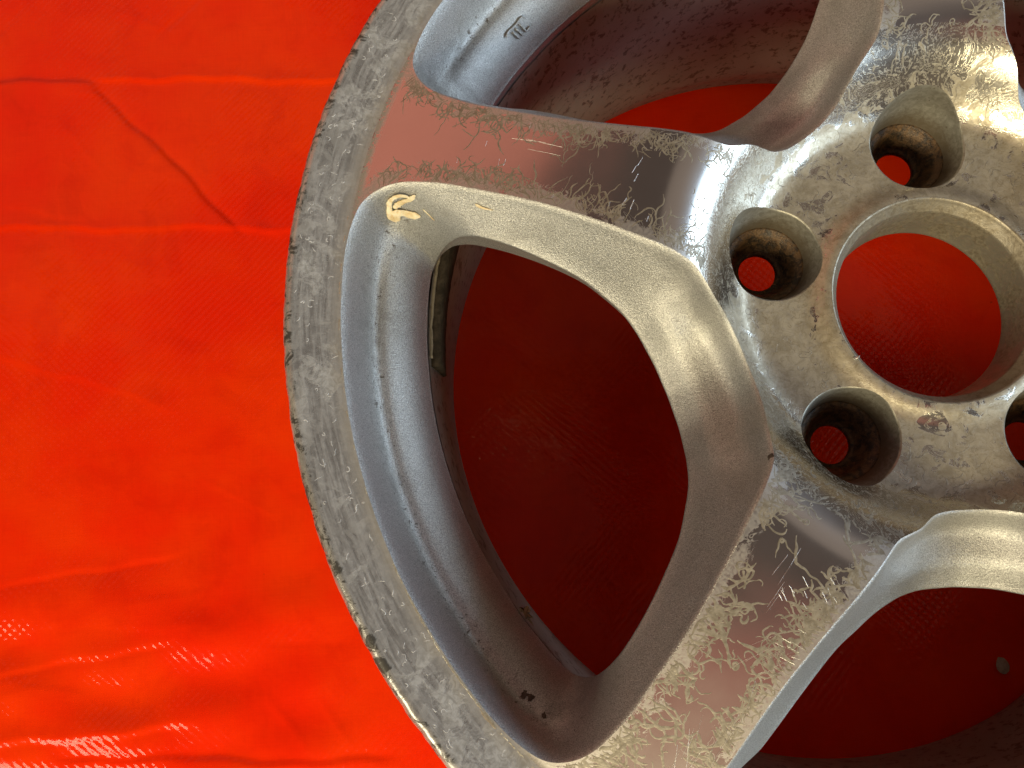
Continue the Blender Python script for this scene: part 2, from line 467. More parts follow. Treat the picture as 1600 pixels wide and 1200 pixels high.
# ------------------------------------------------------------------ painted opening walls
SP = pchip([0, .03, .08, .2, .5, .85, .95, 1], [0, .006, .035, .17, .50, .88, .965, 1])
NO = pchip([0, .03, .07, .14, .22, .32, .45, .58, .70, .82, .93, 1], [0, .02, .09, .28, .44, .53, .57, .605, .67, .80, .93, 1])
RI = pchip([0, .02, .06, .12, .22, .29, .34, .40, .47, .56, .68, .80, .92, 1], [0, .012, .06, .20, .42, .52, .545, .548, .553, .58, .64, .73, .87, 1])
S = np.concatenate([np.linspace(0, .1, 8, endpoint=False), np.linspace(.1, .9, 34, endpoint=False), np.linspace(.9, 1, 6)])
w_n = 1 - sstep(.17, .34, u_full)
w_r = sstep(.66, .80, u_full)
w_s = 1 - w_n - w_r
oz = face_z(np.hypot(*O_full.T)) - 0.02
iz = I_Z(np.hypot(*I_full.T))
rows = []; cav = []
_s = np.linspace(0, 1, 401); _kk = np.exp(-0.5 * (np.arange(-60, 61) / 15.0) ** 2); _kk /= _kk.sum()
_ri = RI(_s); _ris = np.convolve(np.pad(_ri, 60, mode='reflect', reflect_type='odd'), _kk, 'valid')
def RIS(s): return np.interp(s, _s, _ris)
for s in S:
    v = w_s * SP(s) + w_n * NO(s) + w_r * RIS(s)
    xy = O_full + (I_full - O_full) * s
    rows.append(np.column_stack([xy, oz + (iz - oz) * v]))
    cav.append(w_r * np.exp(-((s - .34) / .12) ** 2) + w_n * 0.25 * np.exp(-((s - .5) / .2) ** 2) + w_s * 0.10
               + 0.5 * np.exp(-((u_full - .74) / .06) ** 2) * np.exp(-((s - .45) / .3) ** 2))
out_dir = (O_full - I_full); out_dir /= np.linalg.norm(out_dir, axis=1)[:, None]
for off, dz in ((-0.25, -0.6), (-0.1, -1.4), (0.6, -2.6), (2.2, -6.0), (3.6, -12.0), (4.5, -18.0)):
    off_ = off * (1 - w_r) + min(off, 0.3) * w_r
    xy = I_full + out_dir * (off_[:, None])
    rows.append(np.column_stack([xy, iz + dz * (1 - 0.5 * w_r)]))
    cav.append(np.full(NF, 0.3))
back_row = rows[-1]
wall_v = np.vstack(rows)
wall_f = grid_faces(len(rows), NF, True, True)
first = None
walls = []
for k in range(5):
    a = SPOKE0 + HALF + STEP * k
    if first is None:
        o = make('opening_wall', wall_v, wall_f, M_PAINT, wheel_root, attrs={'cavity': np.concatenate(cav)}, rot=a)
        first = o.data
    else:
        o = make('opening_wall', None, None, None, wheel_root, rot=a, share=first)
    walls.append(o)

# ------------------------------------------------------------------ machined face, one 72 degree sector, triangulated between the outlines
PCD = 62.7
R_LIP, R_HUB, R_SPK, R_FACE = 40.0, 97.0, 219.6, 237.0
def rotp(p, a):
    c, s = math.cos(a), math.sin(a)
    return np.stack([p[:, 0] * c - p[:, 1] * s, p[:, 0] * s + p[:, 1] * c], 1)
up = rotp(Oh * [1, -1], HALF)        # outline above the spoke: from the middle line down towards the spoke
lo = up * [1, -1]
def arc(r, a0, a1, n):
    a = np.linspace(a0, a1, n); return np.stack([r * np.cos(a), r * np.sin(a)], 1)
def radial(a, r0, r1, n):
    r = np.linspace(r0, r1, n); return np.stack([r * math.cos(a), r * math.sin(a)], 1)
outline = np.vstack([arc(R_LIP, -HALF, HALF, 60)[:-1], radial(HALF, R_LIP, 78.0, 30)[:-1], up[:-1],
                     radial(HALF, 220.5, R_FACE, 12)[:-1], arc(R_FACE, HALF, -HALF, 260)[:-1],
                     radial(-HALF, R_FACE, 220.5, 12)[:-1], lo[::-1][:-1], radial(-HALF, 78.0, R_LIP, 30)[:-1]])
pa = np.linspace(0, 2 * np.pi, 120, endpoint=False)
pz = np.full(120, -13.0)
for _ in range(80):
    rho = 18.5 + 0.03 * (pz + 13)
    px = PCD + rho * np.cos(pa); py = rho * np.sin(pa)
    pz = 0.6 * pz + 0.4 * face_z(np.hypot(px, py))
hole = np.stack([px, py], 1)

def inside(poly, q):
    x, y = q[:, 0], q[:, 1]; c = np.zeros(len(q), bool)
    a = poly; b = np.roll(poly, -1, 0)
    for (x0, y0), (x1, y1) in zip(a, b):
        if y0 == y1: continue
        m = ((y0 > y) != (y1 > y)) & (x < (x1 - x0) * (y - y0) / (y1 - y0) + x0)
        c ^= m
    return c
def mind(q, poly):
    kd = KDTree(len(poly))
    for i, p in enumerate(poly): kd.insert((p[0], p[1], 0), i)
    kd.balance()
    return np.array([kd.find((x, y, 0))[2] for x, y in q])
sp = 1.35
gx, gy = np.meshgrid(np.arange(30, 240, sp), np.arange(-142, 142, sp * 0.866))
gx = gx + (np.arange(gx.shape[0]) % 2)[:, None] * sp * 0.5
g = np.stack([gx.ravel(), gy.ravel()], 1)
gr = np.hypot(*g.T)
g = g[(gr > R_LIP + .5) & (gr < R_FACE - .5) & (np.abs(gr - R_HUB) > .6) & (np.abs(gr - R_SPK) > .6)]
g = g[inside(outline, g) & ~inside(hole, g)]
dd = np.minimum(mind(g, outline), mind(g, hole))
g = g[dd > 0.65]
rings = np.vstack([arc(R_HUB, -HALF, HALF, 120), arc(R_SPK, -HALF, HALF, 240)])
rings = rings[inside(outline, rings)]
rings = rings[mind(rings, outline) > .4]
allp = np.vstack([outline, hole, rings, g])
nO, nH = len(outline), len(hole)
edges = [(i, (i + 1) % nO) for i in range(nO)] + [(nO + i, nO + (i + 1) % nH) for i in range(nH)]
res = delaunay_2d_cdt([Vector(p) for p in allp.tolist()], edges, [], 0, 1e-6)
cv = np.array([tuple(v) for v in res[0]])
cf = np.array([tuple(t) for t in res[2]])
cen = cv[cf].mean(1)
keep = inside(outline, cen) & ~inside(hole, cen)
cf = cf[keep]; cen = cen[keep]
cr = np.hypot(*cen.T); ca = np.abs(np.arctan2(cen[:, 1], cen[:, 0]))
e1 = cv[cf[:, 1]] - cv[cf[:, 0]]; e2 = cv[cf[:, 2]] - cv[cf[:, 0]]
neg = (e1[:, 0] * e2[:, 1] - e1[:, 1] * e2[:, 0]) < 0
cf[neg] = cf[neg][:, ::-1]
is_rim = (cr > R_SPK) | ((cr > 215) & (ca > math.radians(9.5)))
is_hub = cr < R_HUB
is_spk = ~is_rim & ~is_hub
edge_d = np.minimum(mind(cv, np.vstack([up, lo])), mind(cv, hole))
cz = face_z(np.hypot(*cv.T))
cn = face_n(cv[:, 0], cv[:, 1])

def subset(mask):
    f = cf[mask]; ids = np.unique(f); remap = np.full(len(cv), -1); remap[ids] = np.arange(len(ids))
    return ids, remap[f]

def rot3(v, a):
    c, s = math.cos(a), math.sin(a); o = np.array(v, float).copy()
    o[:, 0], o[:, 1] = v[:, 0] * c - v[:, 1] * s, v[:, 0] * s + v[:, 1] * c
    return o

# spokes: face of each one its own part
ids, f = subset(is_spk)
sv = np.column_stack([cv[ids], cz[ids]])
spoke_mesh = None
spokes = []
for k in range(5):
    a = SPOKE0 + STEP * k
    if spoke_mesh is None:
        o = make('spoke', sv, f.tolist(), M_SPOKE, wheel_root, normals=cn[ids], attrs={'edge': edge_d[ids]}, rot=a)
        spoke_mesh = o.data
    else:
        o = make('spoke', None, None, None, wheel_root, rot=a, share=spoke_mesh)
    spokes.append(o)

def joined(mask, extra_v=None, extra_f=None, extra_n=None):
    ids, f = subset(mask)
    V = []; F = []; N = []; A = []; n0 = 0
    for k in range(5):
        a = SPOKE0 + STEP * k
        V.append(rot3(np.column_stack([cv[ids], cz[ids]]), a)); N.append(rot3(cn[ids], a)); A.append(edge_d[ids])
        F += (f + n0).tolist(); n0 += len(ids)
    return V, F, N, A, n0

def lathe(profile, seg=360, flip=False):
    a = np.linspace(0, 2 * np.pi, seg, endpoint=False)
    v = np.vstack([np.stack([r * np.cos(a), r * np.sin(a), np.full(seg, z)], 1) for r, z in profile])
    return v, grid_faces(len(profile), seg, True, flip)

# outer rim ring with its rolled edge
V, F, N, A, n0 = joined(is_rim)
rng = np.random.default_rng(5)
lip_prof = [(R_FACE, float(face_z(R_FACE))), (238.2, 3.75), (239.2, 3.4), (240.0, 2.7), (240.6, 1.7), (240.9, 0.4), (241.0, -1.5), (240.7, -4.0),
            (239.5, -7.5), (236.5, -10.5), (231.5, -12.5), (226, -13.5)]
lv, lf = lathe(lip_prof, 720)
ang = np.arctan2(lv[:, 1], lv[:, 0]); rad = np.hypot(lv[:, 0], lv[:, 1])
chip = sum(np.maximum(0, np.sin(ang * fq + ph)) ** 6 * am for fq, ph, am in ((37, 1.0, .25), (83, 2.2, .2), (151, .4, .18), (211, 4.0, .15)))
shrink = 1 - chip * ((rad > 238.0) & (lv[:, 2] > -6)) / 241.0
lv[:, 0] *= shrink; lv[:, 1] *= shrink
# lathe normals
ln = np.zeros_like(lv)
pr = np.array(lip_prof); tg = np.gradient(pr, axis=0); nr = np.stack([-tg[:, 1], tg[:, 0]], 1) * [1, 1]
nr = np.stack([tg[:, 1] * -1, tg[:, 0]], 1); nr /= np.linalg.norm(nr, axis=1)[:, None]
nr[0] = (-float(np.interp(R_FACE, _rr, _dz)), 1); nr[0] /= np.linalg.norm(nr[0])
for i in range(len(pr)):
    s_ = slice(i * 720, (i + 1) * 720)
    ln[s_] = np.stack([nr[i, 0] * np.cos(ang[s_]), nr[i, 0] * np.sin(ang[s_]), np.full(720, nr[i, 1])], 1)
V.append(lv); N.append(ln); A.append(np.full(len(lv), 0.0))
F += [tuple(int(i) + n0 for i in reversed(q)) for q in lf]
outer_rim = make('outer_rim', np.vstack(V), F, M_RIM, wheel_root, normals=np.vstack(N), attrs={'edge': np.concatenate(A)})

# hub
V, F, N, A, n0 = joined(is_hub)
hub = make('hub', np.vstack(V), F, M_HUB, wheel_root, normals=np.vstack(N), attrs={'edge': np.concatenate(A)})
bore_prof = [(R_LIP, -10.0), (39.6, -10.05), (39.2, -10.4), (38.9, -11.2), (38.4, -12.0), (37.2, -14.0), (36.6, -15.0), (36.4, -15.3), (36.2, -16.5),
             (35.6, -22), (35.1, -28), (34.8, -30.5), (34.5, -31.6), (34.4, -32.6), (34.8, -33.4), (36.0, -34.2), (42, -36.0), (53, -36.5)]
bv, bf = lathe(bore_prof, 240, flip=True)
bore = make('centre_bore', bv, [q[::-1] for q in bf], M_BORE, hub)
burr_a = math.radians(216)
# lug pockets
pk_mesh = seat_mesh = None
for k in range(5):
    a = SPOKE0 + STEP * k
    if pk_mesh is None:
        top = np.column_stack([hole, pz])
        prow = [top]
        zb = -24.0
        for t in np.linspace(0.02, 1, 16):
            z = pz + (zb - pz) * t
            zz = np.clip((z + 24) / 12.0, 0, 1)
            rho = 15.2 + 3.2 * zz + 0.03 * np.maximum(z + 12, 0)
            rho = np.minimum(rho, np.hypot(hole[:, 0] - PCD, hole[:, 1]) - 0.3 * (1 - np.exp(-t * 20)))
            prow.append(np.column_stack([PCD + rho * np.cos(pa), rho * np.sin(pa), z]))
        pv = np.vstack(prow)
        o = make('lug_hole', pv, grid_faces(len(prow), 120, True, False), M_POCKET, hub, rot=a)
        pk_mesh = o.data
        sp_ = [(15.2, -24.0), (15.0, -24.8), (14.4, -25.2), (13.2, -26.0), (12.2, -27.4), (11.0, -29.8), (9.8, -32.2), (8.9, -33.6), (8.3, -34.0), (7.7, -34.3), (7.5, -34.8), (7.5, -36.2), (8.2, -36.6), (12.0, -36.8)]
        rows2 = [np.column_stack([PCD + r * np.cos(pa), r * np.sin(pa), np.full(120, z)]) for r, z in sp_]
        s = make('lug_seat', np.vstack(rows2), grid_faces(len(sp_), 120, True, False), M_SEAT, o)
        seat_mesh = s.data
    else:
        o = make('lug_hole', None, None, None, hub, rot=a, share=pk_mesh)
        s = make('lug_seat', None, None, None, o, share=seat_mesh)

# back of the spokes (closes the casting from below)
rb = [(78, -37.5), (88, -37), (100, -33)]
bk = []
bfaces = []
nb = NF
half_up = rotp(back_row[:NH, :2] * [1, -1], HALF)
zb_up = back_row[:NH, 2]
cols = 9
bvv = []
B0, B1 = 30, 112
for i in range(B0, B1):
    p, z = half_up[i], zb_up[i]
    for j in range(cols):
        t = j / (cols - 1)
        bvv.append((p[0], p[1] * (1 - 2 * t), z))
bff = grid_faces(B1 - B0, cols, False)
bvv = np.array(bvv)
bm_ = None
for k in range(5):
    a = SPOKE0 + STEP * k
    if bm_ is None:
        o = make('spoke_back', bvv, bff, M_BARREL, spokes[k])
        bm_ = o.data
    else:
        make('spoke_back', None, None, None, spokes[k], share=bm_)

# barrel
barrel_prof = [(226, -13.5), (217, -16), (214, -24), (215, -36), (219, -44), (217, -50), (205, -60), (199, -70), (198, -100), (203, -112), (214, -130), (217, -170),
               (219, -186), (216, -194), (226, -198), (236, -200), (240, -203), (241, -207), (240, -211), (236, -212), (226, -211.9), (216, -211.6), (209, -210),
               (207, -206), (205, -198), (199, -186), (194, -172), (192, -150), (191, -125), (190.5, -100), (190.5, -80), (191.5, -66), (193, -56), (194.0, -49)]
def densify(pr, n):
    pr = np.array(pr, float); s = np.concatenate([[0], np.cumsum(np.linalg.norm(np.diff(pr, axis=0), axis=1))])
    gx_, gy_ = pchip(s, pr[:, 0]), pchip(s, pr[:, 1]); t = np.linspace(0, s[-1], n)
    return list(zip(gx_(t).tolist(), gy_(t).tolist()))
dv, df = lathe(densify(barrel_prof, 110), 300)
barrel = make('barrel', dv, [q[::-1] for q in df], M_BARREL, wheel_root)

# ------------------------------------------------------------------ tarpaulin
CREASES = [  # (start, end, ridge height, sharpness, step across the fold), all in mm
    ((-640, 262), (-422, 242), 0.6, 1.8, -0.9), ((-422, 246), (-255, 233), 1.0, 1.6, 0.8),
    ((-640, 155), (-285, 131), 0.65, 2.0, 0.6), ((-424, 242), (-325, 131), -1.1, 1.8, -0.7),
    ((-350, 304), (-386, 268), -0.6, 2.6, 0.0), ((-480, 62), (-366, 18), 0.3, 2.5, 0.2),
    ((-330, 136), (-296, 128), 0.5, 2.5, 0.0), ((-520, -88), (-362, -69), -0.55, 1.6, 0.35), ((-520, -140), (-366, -118), -0.6, 1.6, 0.45),
    ((-540, -170), (-353, -164), 0.5, 2.5, 0.9), ((-430, -176), (-240, -189), -0.7, 2.0, -0.9), ((-310, -152), (-288, -178), 0.7, 2.5, 0.0),
    ((-280, -155), (-262, -182), 0.6, 2.5, 0.0)]
def tarp_mesh():
    xs = np.unique(np.concatenate([np.arange(-1100, -520, 20), np.arange(-520, 240, 1.6), np.arange(240, 1101, 20)]))
    ys = np.unique(np.concatenate([np.arange(-1000, -480, 20), np.arange(-480, 330, 1.6), np.arange(330, 1101, 20)]))
    X, Y = np.meshgrid(xs, ys)
    r = np.hypot(X, Y)
    Z = np.zeros_like(X)
    rg = np.random.default_rng(3)
    for _ in range(26):
        kx, ky = rg.normal(0, 0.012, 2); ky *= 1.6
        Z += 0.35 * np.sin(X * kx + Y * ky + rg.uniform(0, 6.28))
    Z *= 0.5
    # loose folds towards the lower left corner
    corner = sstep(-20, -170, Y) * sstep(-210, -330, X)
    for amp, kx, ky, ph in ((1.6, 0.010, 0.085, 0.3), (1.0, -0.03, 0.15, 1.4), (0.45, 0.08, 0.16, 2.9)):
        Z += corner * amp * np.sin(X * kx + Y * ky + ph + 1.1 * np.sin(X * 0.013))
    def seg(p, q, amp, w, step=0.0):
        nonlocal Z
        p = np.array(p, float); q = np.array(q, float); L = np.linalg.norm(q - p); d = (q - p) / L
        s = (X - p[0]) * d[0] + (Y - p[1]) * d[1]
        t = -(X - p[0]) * d[1] + (Y - p[1]) * d[0] + 1.2 * np.sin(s * 0.06) + 0.6 * np.sin(s * 0.17 + 1)
        m = sstep(-8, 12, s) * sstep(L + 8, L - 12, s)
        Z += m * (amp * np.exp(-np.abs(t) / w) + step * np.exp(-np.abs(t) / (w * 6)) * np.sign(t) * (1 - np.exp(-np.abs(t) / 1.5)))
    for c in CREASES: seg(*c)
    rc = np.random.default_rng(21)
    for _ in range(34):   # small random crumples
        p = np.array([rc.uniform(-520, -230), rc.uniform(-240, 330)]); a = rc.choice([0.05, -0.5, 0.9, 2.3]) + rc.normal(0, .25); L = rc.uniform(18, 75)
        seg(p, p + L * np.array([math.cos(a), math.sin(a)]), rc.choice([-1, 1]) * rc.uniform(.12, .34), rc.uniform(1.2, 2.4), rc.uniform(-.2, .2))
    flat = sstep(285, 235, r) * sstep(150, 195, r)
    Z = Z * (1 - flat)
    Z -= 0.0
    Z = np.where(r < 260, np.minimum(Z, 0.8), Z)
    v = np.stack([X.ravel(), Y.ravel(), Z.ravel()], 1)
    f = grid_faces(len(ys), len(xs), False)
    return v, f
tv, tf = tarp_mesh()
tarp = make('tarpaulin', tv, tf, M_TARP, wheel=False)
tarp.location.z = -0.0009
tarp['kind'] = 'structure'
tarp['label'] = 'glossy red-orange woven plastic tarpaulin spread under the wheel'

# ------------------------------------------------------------------ ribbons on surfaces
def catmull(p, n):
    p = np.array(p, float)
    if len(p) == 2: p = np.vstack([p[0], (p[0] + p[1]) / 2, p[1]])
    e = np.vstack([2 * p[0] - p[1], p, 2 * p[-1] - p[-2]]); out = []
    for i in range(1, len(e) - 2):
        p0, p1, p2, p3 = e[i - 1:i + 3]; t = np.linspace(0, 1, n, endpoint=False)[:, None]
        out.append(0.5 * (2 * p1 + (p2 - p0) * t + (2 * p0 - 5 * p1 + 4 * p2 - p3) * t ** 2 + (-p0 + 3 * p1 - 3 * p2 + p3) * t ** 3))
    out.append(p[-1:]); return np.vstack(out)

def strip(points, widths, thick, lifts, n=8, jitter=0.0, seed=0):
    """a flattened closed tube along (point, normal) pairs; returns verts, faces"""
    P = catmull([p for p, _ in points], n); Nn = catmull([q for _, q in points], n)
    k = len(P); t = np.linspace(0, 1, k)
    W = np.interp(t, np.linspace(0, 1, len(widths)), widths); Lf = np.interp(t, np.linspace(0, 1, len(lifts)), lifts)
    T = np.gradient(P, axis=0); T /= np.linalg.norm(T, axis=1)[:, None]
    Nn = Nn - T * (Nn * T).sum(1)[:, None]; Nn /= np.linalg.norm(Nn, axis=1)[:, None]
    Sd = np.cross(T, Nn)
    rg = np.random.default_rng(seed)
    prof = [(-1, 0), (-.85, .7), (-.4, 1), (.1, .92), (.5, 1.05), (.88, .65), (1, 0), (.8, -.6), (0, -.8), (-.8, -.6)]
    V = []
    for i in range(k):
        end = min(1.0, 0.35 + 3 * min(i, k - 1 - i) / k * 2)
        wob = 1 + jitter * rg.normal(0, 1)
        for a, b in prof:
            V.append(P[i] + Sd[i] * a * W[i] / 2 * end * wob + Nn[i] * (b * thick / 2 * end + Lf[i] + thick * .3))
    m = len(prof)
    F = grid_faces(k, m, True)
    F.append(tuple(range(m))[::-1]); F.append(tuple(range((k - 1) * m, k * m)))
    return np.array(V), F

def merge(parts):
    V = []; F = []; n = 0
    for v, f in parts:
        V.append(v); F += [tuple(int(i) + n for i in q) for q in f]; n += len(v)
    return np.vstack(V), F

def thing(o, label, cat, group=None):
    o['label'] = label; o['category'] = cat
    if group: o['group'] = group
    return o

# ------------------------------------------------------------------ filiform corrosion trails, grown from the spoke edges
def ribbon_on_face(path, width, height):
    k = len(path); t = np.linspace(0, 1, k)
    T = np.gradient(path, axis=0); T /= np.linalg.norm(T, axis=1)[:, None] + 1e-9
    Sd = np.stack([-T[:, 1], T[:, 0]], 1)
    w = width * np.clip(np.minimum(t * 8, (1 - t) * 8), 0.5, 1) * (1 + 0.22 * np.sin(t * 9 + path[0, 0]))
    out = []
    for a, h in ((-.5, .004), (-.25, height * .8), (.25, height), (.5, .004)):
        xy = path + Sd * (w * a)[:, None]
        out.append(np.column_stack([xy, face_z(np.hypot(*xy.T)) + h]))
    V = np.stack(out, 1).reshape(-1, 3)
    return V, grid_faces(k, 4, False, True)

def grow(rg, p, ang, length, wig, st=0.45, home=None, pull=0.0):
    k = max(5, int(length / st)); path = [np.array(p, float)]; a = ang; da = 0
    for i in range(k):
        da = 0.72 * da + rg.normal(0, wig); a += da
        if rg.random() < 0.05: a += rg.normal(0, .9)
        if home is not None: a += pull * math.sin(home - a)
        path.append(path[-1] + st * np.array([math.cos(a), math.sin(a)]))
    return np.array(path)

def spoke_trails(seed, density, wmul, lmul):
    rg = np.random.default_rng(seed); parts = []
    for side in (1, -1):
        edge = up if side > 0 else lo
        er = np.hypot(*edge.T)
        ok = np.where((er > 92) & (er < 213) & (np.abs(np.arctan2(edge[:, 1], edge[:, 0])) < math.radians(16)))[0]
        for _ in range(int(26 * density)):
            c = rg.choice(ok); size = rg.gamma(2.0, 3.2)
            for _w in range(rg.integers(3, 9)):
                i = int(np.clip(c + rg.normal(0, 2.6), ok[0], ok[-1]))
                depth = abs(rg.normal(0, 2.2))
                home = -side * math.pi / 2 + rg.normal(0, .35)
                p = edge[i] + np.array([0, -side * (0.35 + depth)])
                for _f in range(1 if wmul < 1.5 else 0):
                    parts.append((grow(rg, p + rg.normal(0, 1.6, 2), home + rg.normal(0, .35), rg.uniform(1.5, 5.5), .2, home=home, pull=.1), rg.uniform(.14, .26)))
                L = (2.5 + rg.gamma(1.6, 2.6) + size * .25) * lmul
                path = grow(rg, p, home + rg.normal(0, .5), L, .13, home=home, pull=.10)
                w = rg.uniform(.28, .75) * wmul
                parts.append((path, w))
                if rg.random() < .55 * wmul:
                    j = rg.integers(len(path) // 3, len(path)); a0 = home + rg.choice([-1, 1]) * rg.uniform(.6, 1.3)
                    parts.append((grow(rg, path[j], a0, L * rg.uniform(.25, .6), .26), w * .8))
    allpt = np.vstack([p for p, _ in parts]); r = np.hypot(*allpt.T)
    good = (r > 91) & (r < 216) & inside(outline, allpt)
    dist = mind(allpt, np.vstack([up, lo])[::2])
    out = []; i0 = 0
    for path, w in parts:
        n = len(path); ok_ = good[i0:i0 + n] & (dist[i0:i0 + n] > 0.3 + w * .4); i0 += n
        bad = np.where(~ok_)[0]
        if len(bad): path = path[:bad[0]]
        if len(path) > 5: out.append(ribbon_on_face(path, w, 0.02 + 0.012 * w))
    return merge(out)

for k, (seed, den, wm, lm) in enumerate(((11, 1.3, .85, 1.0), (23, 1.05, 1.5, 1.3), (31, .8, 1.0, 1.0), (47, .8, 1.0, 1.0), (59, .9, 1.0, 1.0))):
    v, f = spoke_trails(seed, den, wm, lm)
    o = make('corrosion_trails', v, f, M_TRAIL, spokes[k]); o['kind'] = 'stuff'

# scattered squiggles on the hub shoulder and on the rim
def free_trails(seed, n, r0, r1, wlo, whi, Llo, Lhi, wig, orient=None):
    rg = np.random.default_rng(seed); out = []; paths = []
    for _ in range(n):
        r = math.sqrt(rg.uniform(r0 ** 2, r1 ** 2)); a = rg.uniform(0, 2 * math.pi)
        p = np.array([r * math.cos(a), r * math.sin(a)])
        h = rg.uniform(0, 2 * math.pi) if orient is None else a + orient + rg.normal(0, .5)
        path = grow(rg, p, h, rg.uniform(Llo, Lhi), wig, .4)
        paths.append((path, rg.uniform(wlo, whi)))
    allpt = np.vstack([p for p, _ in paths]); pr_ = np.hypot(*allpt.T)
    la = (np.arctan2(allpt[:, 1], allpt[:, 0]) - SPOKE0 + HALF) % STEP - HALF
    loc = np.stack([pr_ * np.cos(la), pr_ * np.sin(la)], 1)
    good = (pr_ > r0) & (pr_ < r1) & inside(outline, loc) & ~inside(hole, loc)
    good &= (mind(loc, hole) > .5) & (mind(loc, np.vstack([up, lo])[::2]) > .6)
    i0 = 0
    for path, w in paths:
        n_ = len(path); bad = np.where(~good[i0:i0 + n_])[0]; i0 += n_
        if len(bad): path = path[:bad[0]]
        if len(path) > 4: out.append(ribbon_on_face(path, w, .04))
    return merge(out)
v, f = free_trails(71, 700, 50, 100, .22, .5, 2.5, 9, .3, orient=0.3)
o = make('corrosion_trails', v, f, M_TRAIL, hub); o['kind'] = 'stuff'
v, f = free_trails(73, 520, 221.5, 236.5, .15, .38, 1.0, 3.5, .4)
o = make('corrosion_trails', v, f, M_TRAIL_RIM, outer_rim); o['kind'] = 'stuff'

# ------------------------------------------------------------------ scratches on the lower spoke and dents
def scratches(seed, spec):
    rg = np.random.default_rng(seed); out = []
    for (x, y, ang, L, n, spread) in spec:
        for _ in range(n):
            p = np.array([x, y]) + rg.normal(0, spread, 2); a = math.radians(ang + rg.normal(0, 5))
            l = L * rg.uniform(.5, 1.1); t = np.linspace(0, l, 9)
            path = p + np.stack([t * math.cos(a), t * math.sin(a)], 1) + rg.normal(0, .03, (9, 2))
            if (inside(outline, path) & (mind(path, np.vstack([up, lo])) > .5)).all():
                out.append(ribbon_on_face(path, rg.uniform(.07, .16), .05))
    return merge(out)
v, f = scratches(3, [(150, 8, 150, 9, 14, 3), (165, 12, 10, 16, 5, 4), (140, 10, 100, 6, 14, 4), (185, 2, 20, 14, 6, 6), (125, 6, 60, 4, 12, 6), (130, -2, 175, 14, 4, 4), (175, 12, 5, 12, 10, 4)])
o = make('scratches', v, f, M_SCRATCH, spokes[1]); o['kind'] = 'stuff'
v, f = scratches(9, [(150, -6, 5, 14, 3, 2), (170, -3, 90, 3, 6, 10), (120, 4, 80, 4, 8, 8)])
o = make('scratches', v, f, M_SCRATCH, spokes[0]); o['kind'] = 'stuff'

# ------------------------------------------------------------------ raised casting mark in the recess above the left spoke
na, nb_, nc = (0.48, -0.44, 0.76), (0.60, -0.55, 0.58), (0.65, -0.61, 0.46)
mark = [
    [((-153.1, 130.7, -27.3), na), ((-153.0, 131.6, -26.8), na), ((-152.4, 132.8, -26.5), na), ((-151.4, 133.8, -26.6), na), ((-149.9, 135.2, -26.7), na), ((-148.3, 136.9, -26.7), na),
     ((-146.8, 138.9, -26.5), na), ((-145.8, 139.6, -26.7), na), ((-144.8, 139.4, -27.5), na)],
    [((-150.6, 133.4, -27.4), na), ((-149.1, 132.8, -29.1), nb_), ((-147.6, 132.4, -31.4), nc)],
    [((-149.3, 135.0, -27.3), na), ((-147.7, 134.4, -29.0), nb_), ((-146.1, 134.1, -31.3), nc)],
    [((-147.6, 137.1, -27.1), na), ((-146.1, 136.3, -28.8), nb_), ((-144.6, 135.8, -31.1), nc), ((-143.5, 137.0, -31.0), nc), ((-142.5, 138.2, -30.9), nc)]]
parts = []
for ln_ in mark:
    parts.append(strip(ln_, [1.0, 1.0], .9, [0.0, 0.0], n=6))
v, f = merge(parts)
o = make('casting_mark', v, f, M_PAINT, walls[4])
o.matrix_parent_inverse = Matrix.Rotation(-(SPOKE0 + HALF + STEP * 4), 4, 'Z')
o['label'] = 'raised casting mark of three joined hooked bars'

# ------------------------------------------------------------------ stick-on balance weight on the barrel wall
def arc_box(r0, r1, z0, z1, a0, a1, n, bev=0.8, wav=0.0, seed=0):
    rg = np.random.default_rng(seed); a = np.radians(np.linspace(a0, a1, n)); V = []
    pr2 = [(r0, z0), (r1 + bev, z0), (r1, z0 - bev), (r1, z1 + bev), (r1 + bev, z1), (r0, z1)]
    for i, t in enumerate(a):
        d = rg.normal(0, wav); dr = rg.normal(0, wav)
        for r, z in pr2: V.append(((r + dr) * math.cos(t), (r + dr) * math.sin(t), z + d))
    F = grid_faces(n, 6, True); F.append(tuple(range(6))[::-1]); F.append(tuple(range((n - 1) * 6, n * 6)))
    return np.array(V), F
v, f = arc_box(194.0, 189.0, -52, -74, 146, 181.0, 60, 1.2, .10, 1)
weight = make('balance_weight', v, f, M_WEIGHT, wheel_root)
weight['label'] = 'dark grimy strip of stick-on balance weight inside the barrel'
v, f = arc_box(194.0, 192.6, -51.2, -52.5, 146, 180.0, 60, .3, .12, 2)
make('backing_tape', v, f, M_WEIGHT_TAPE, weight)

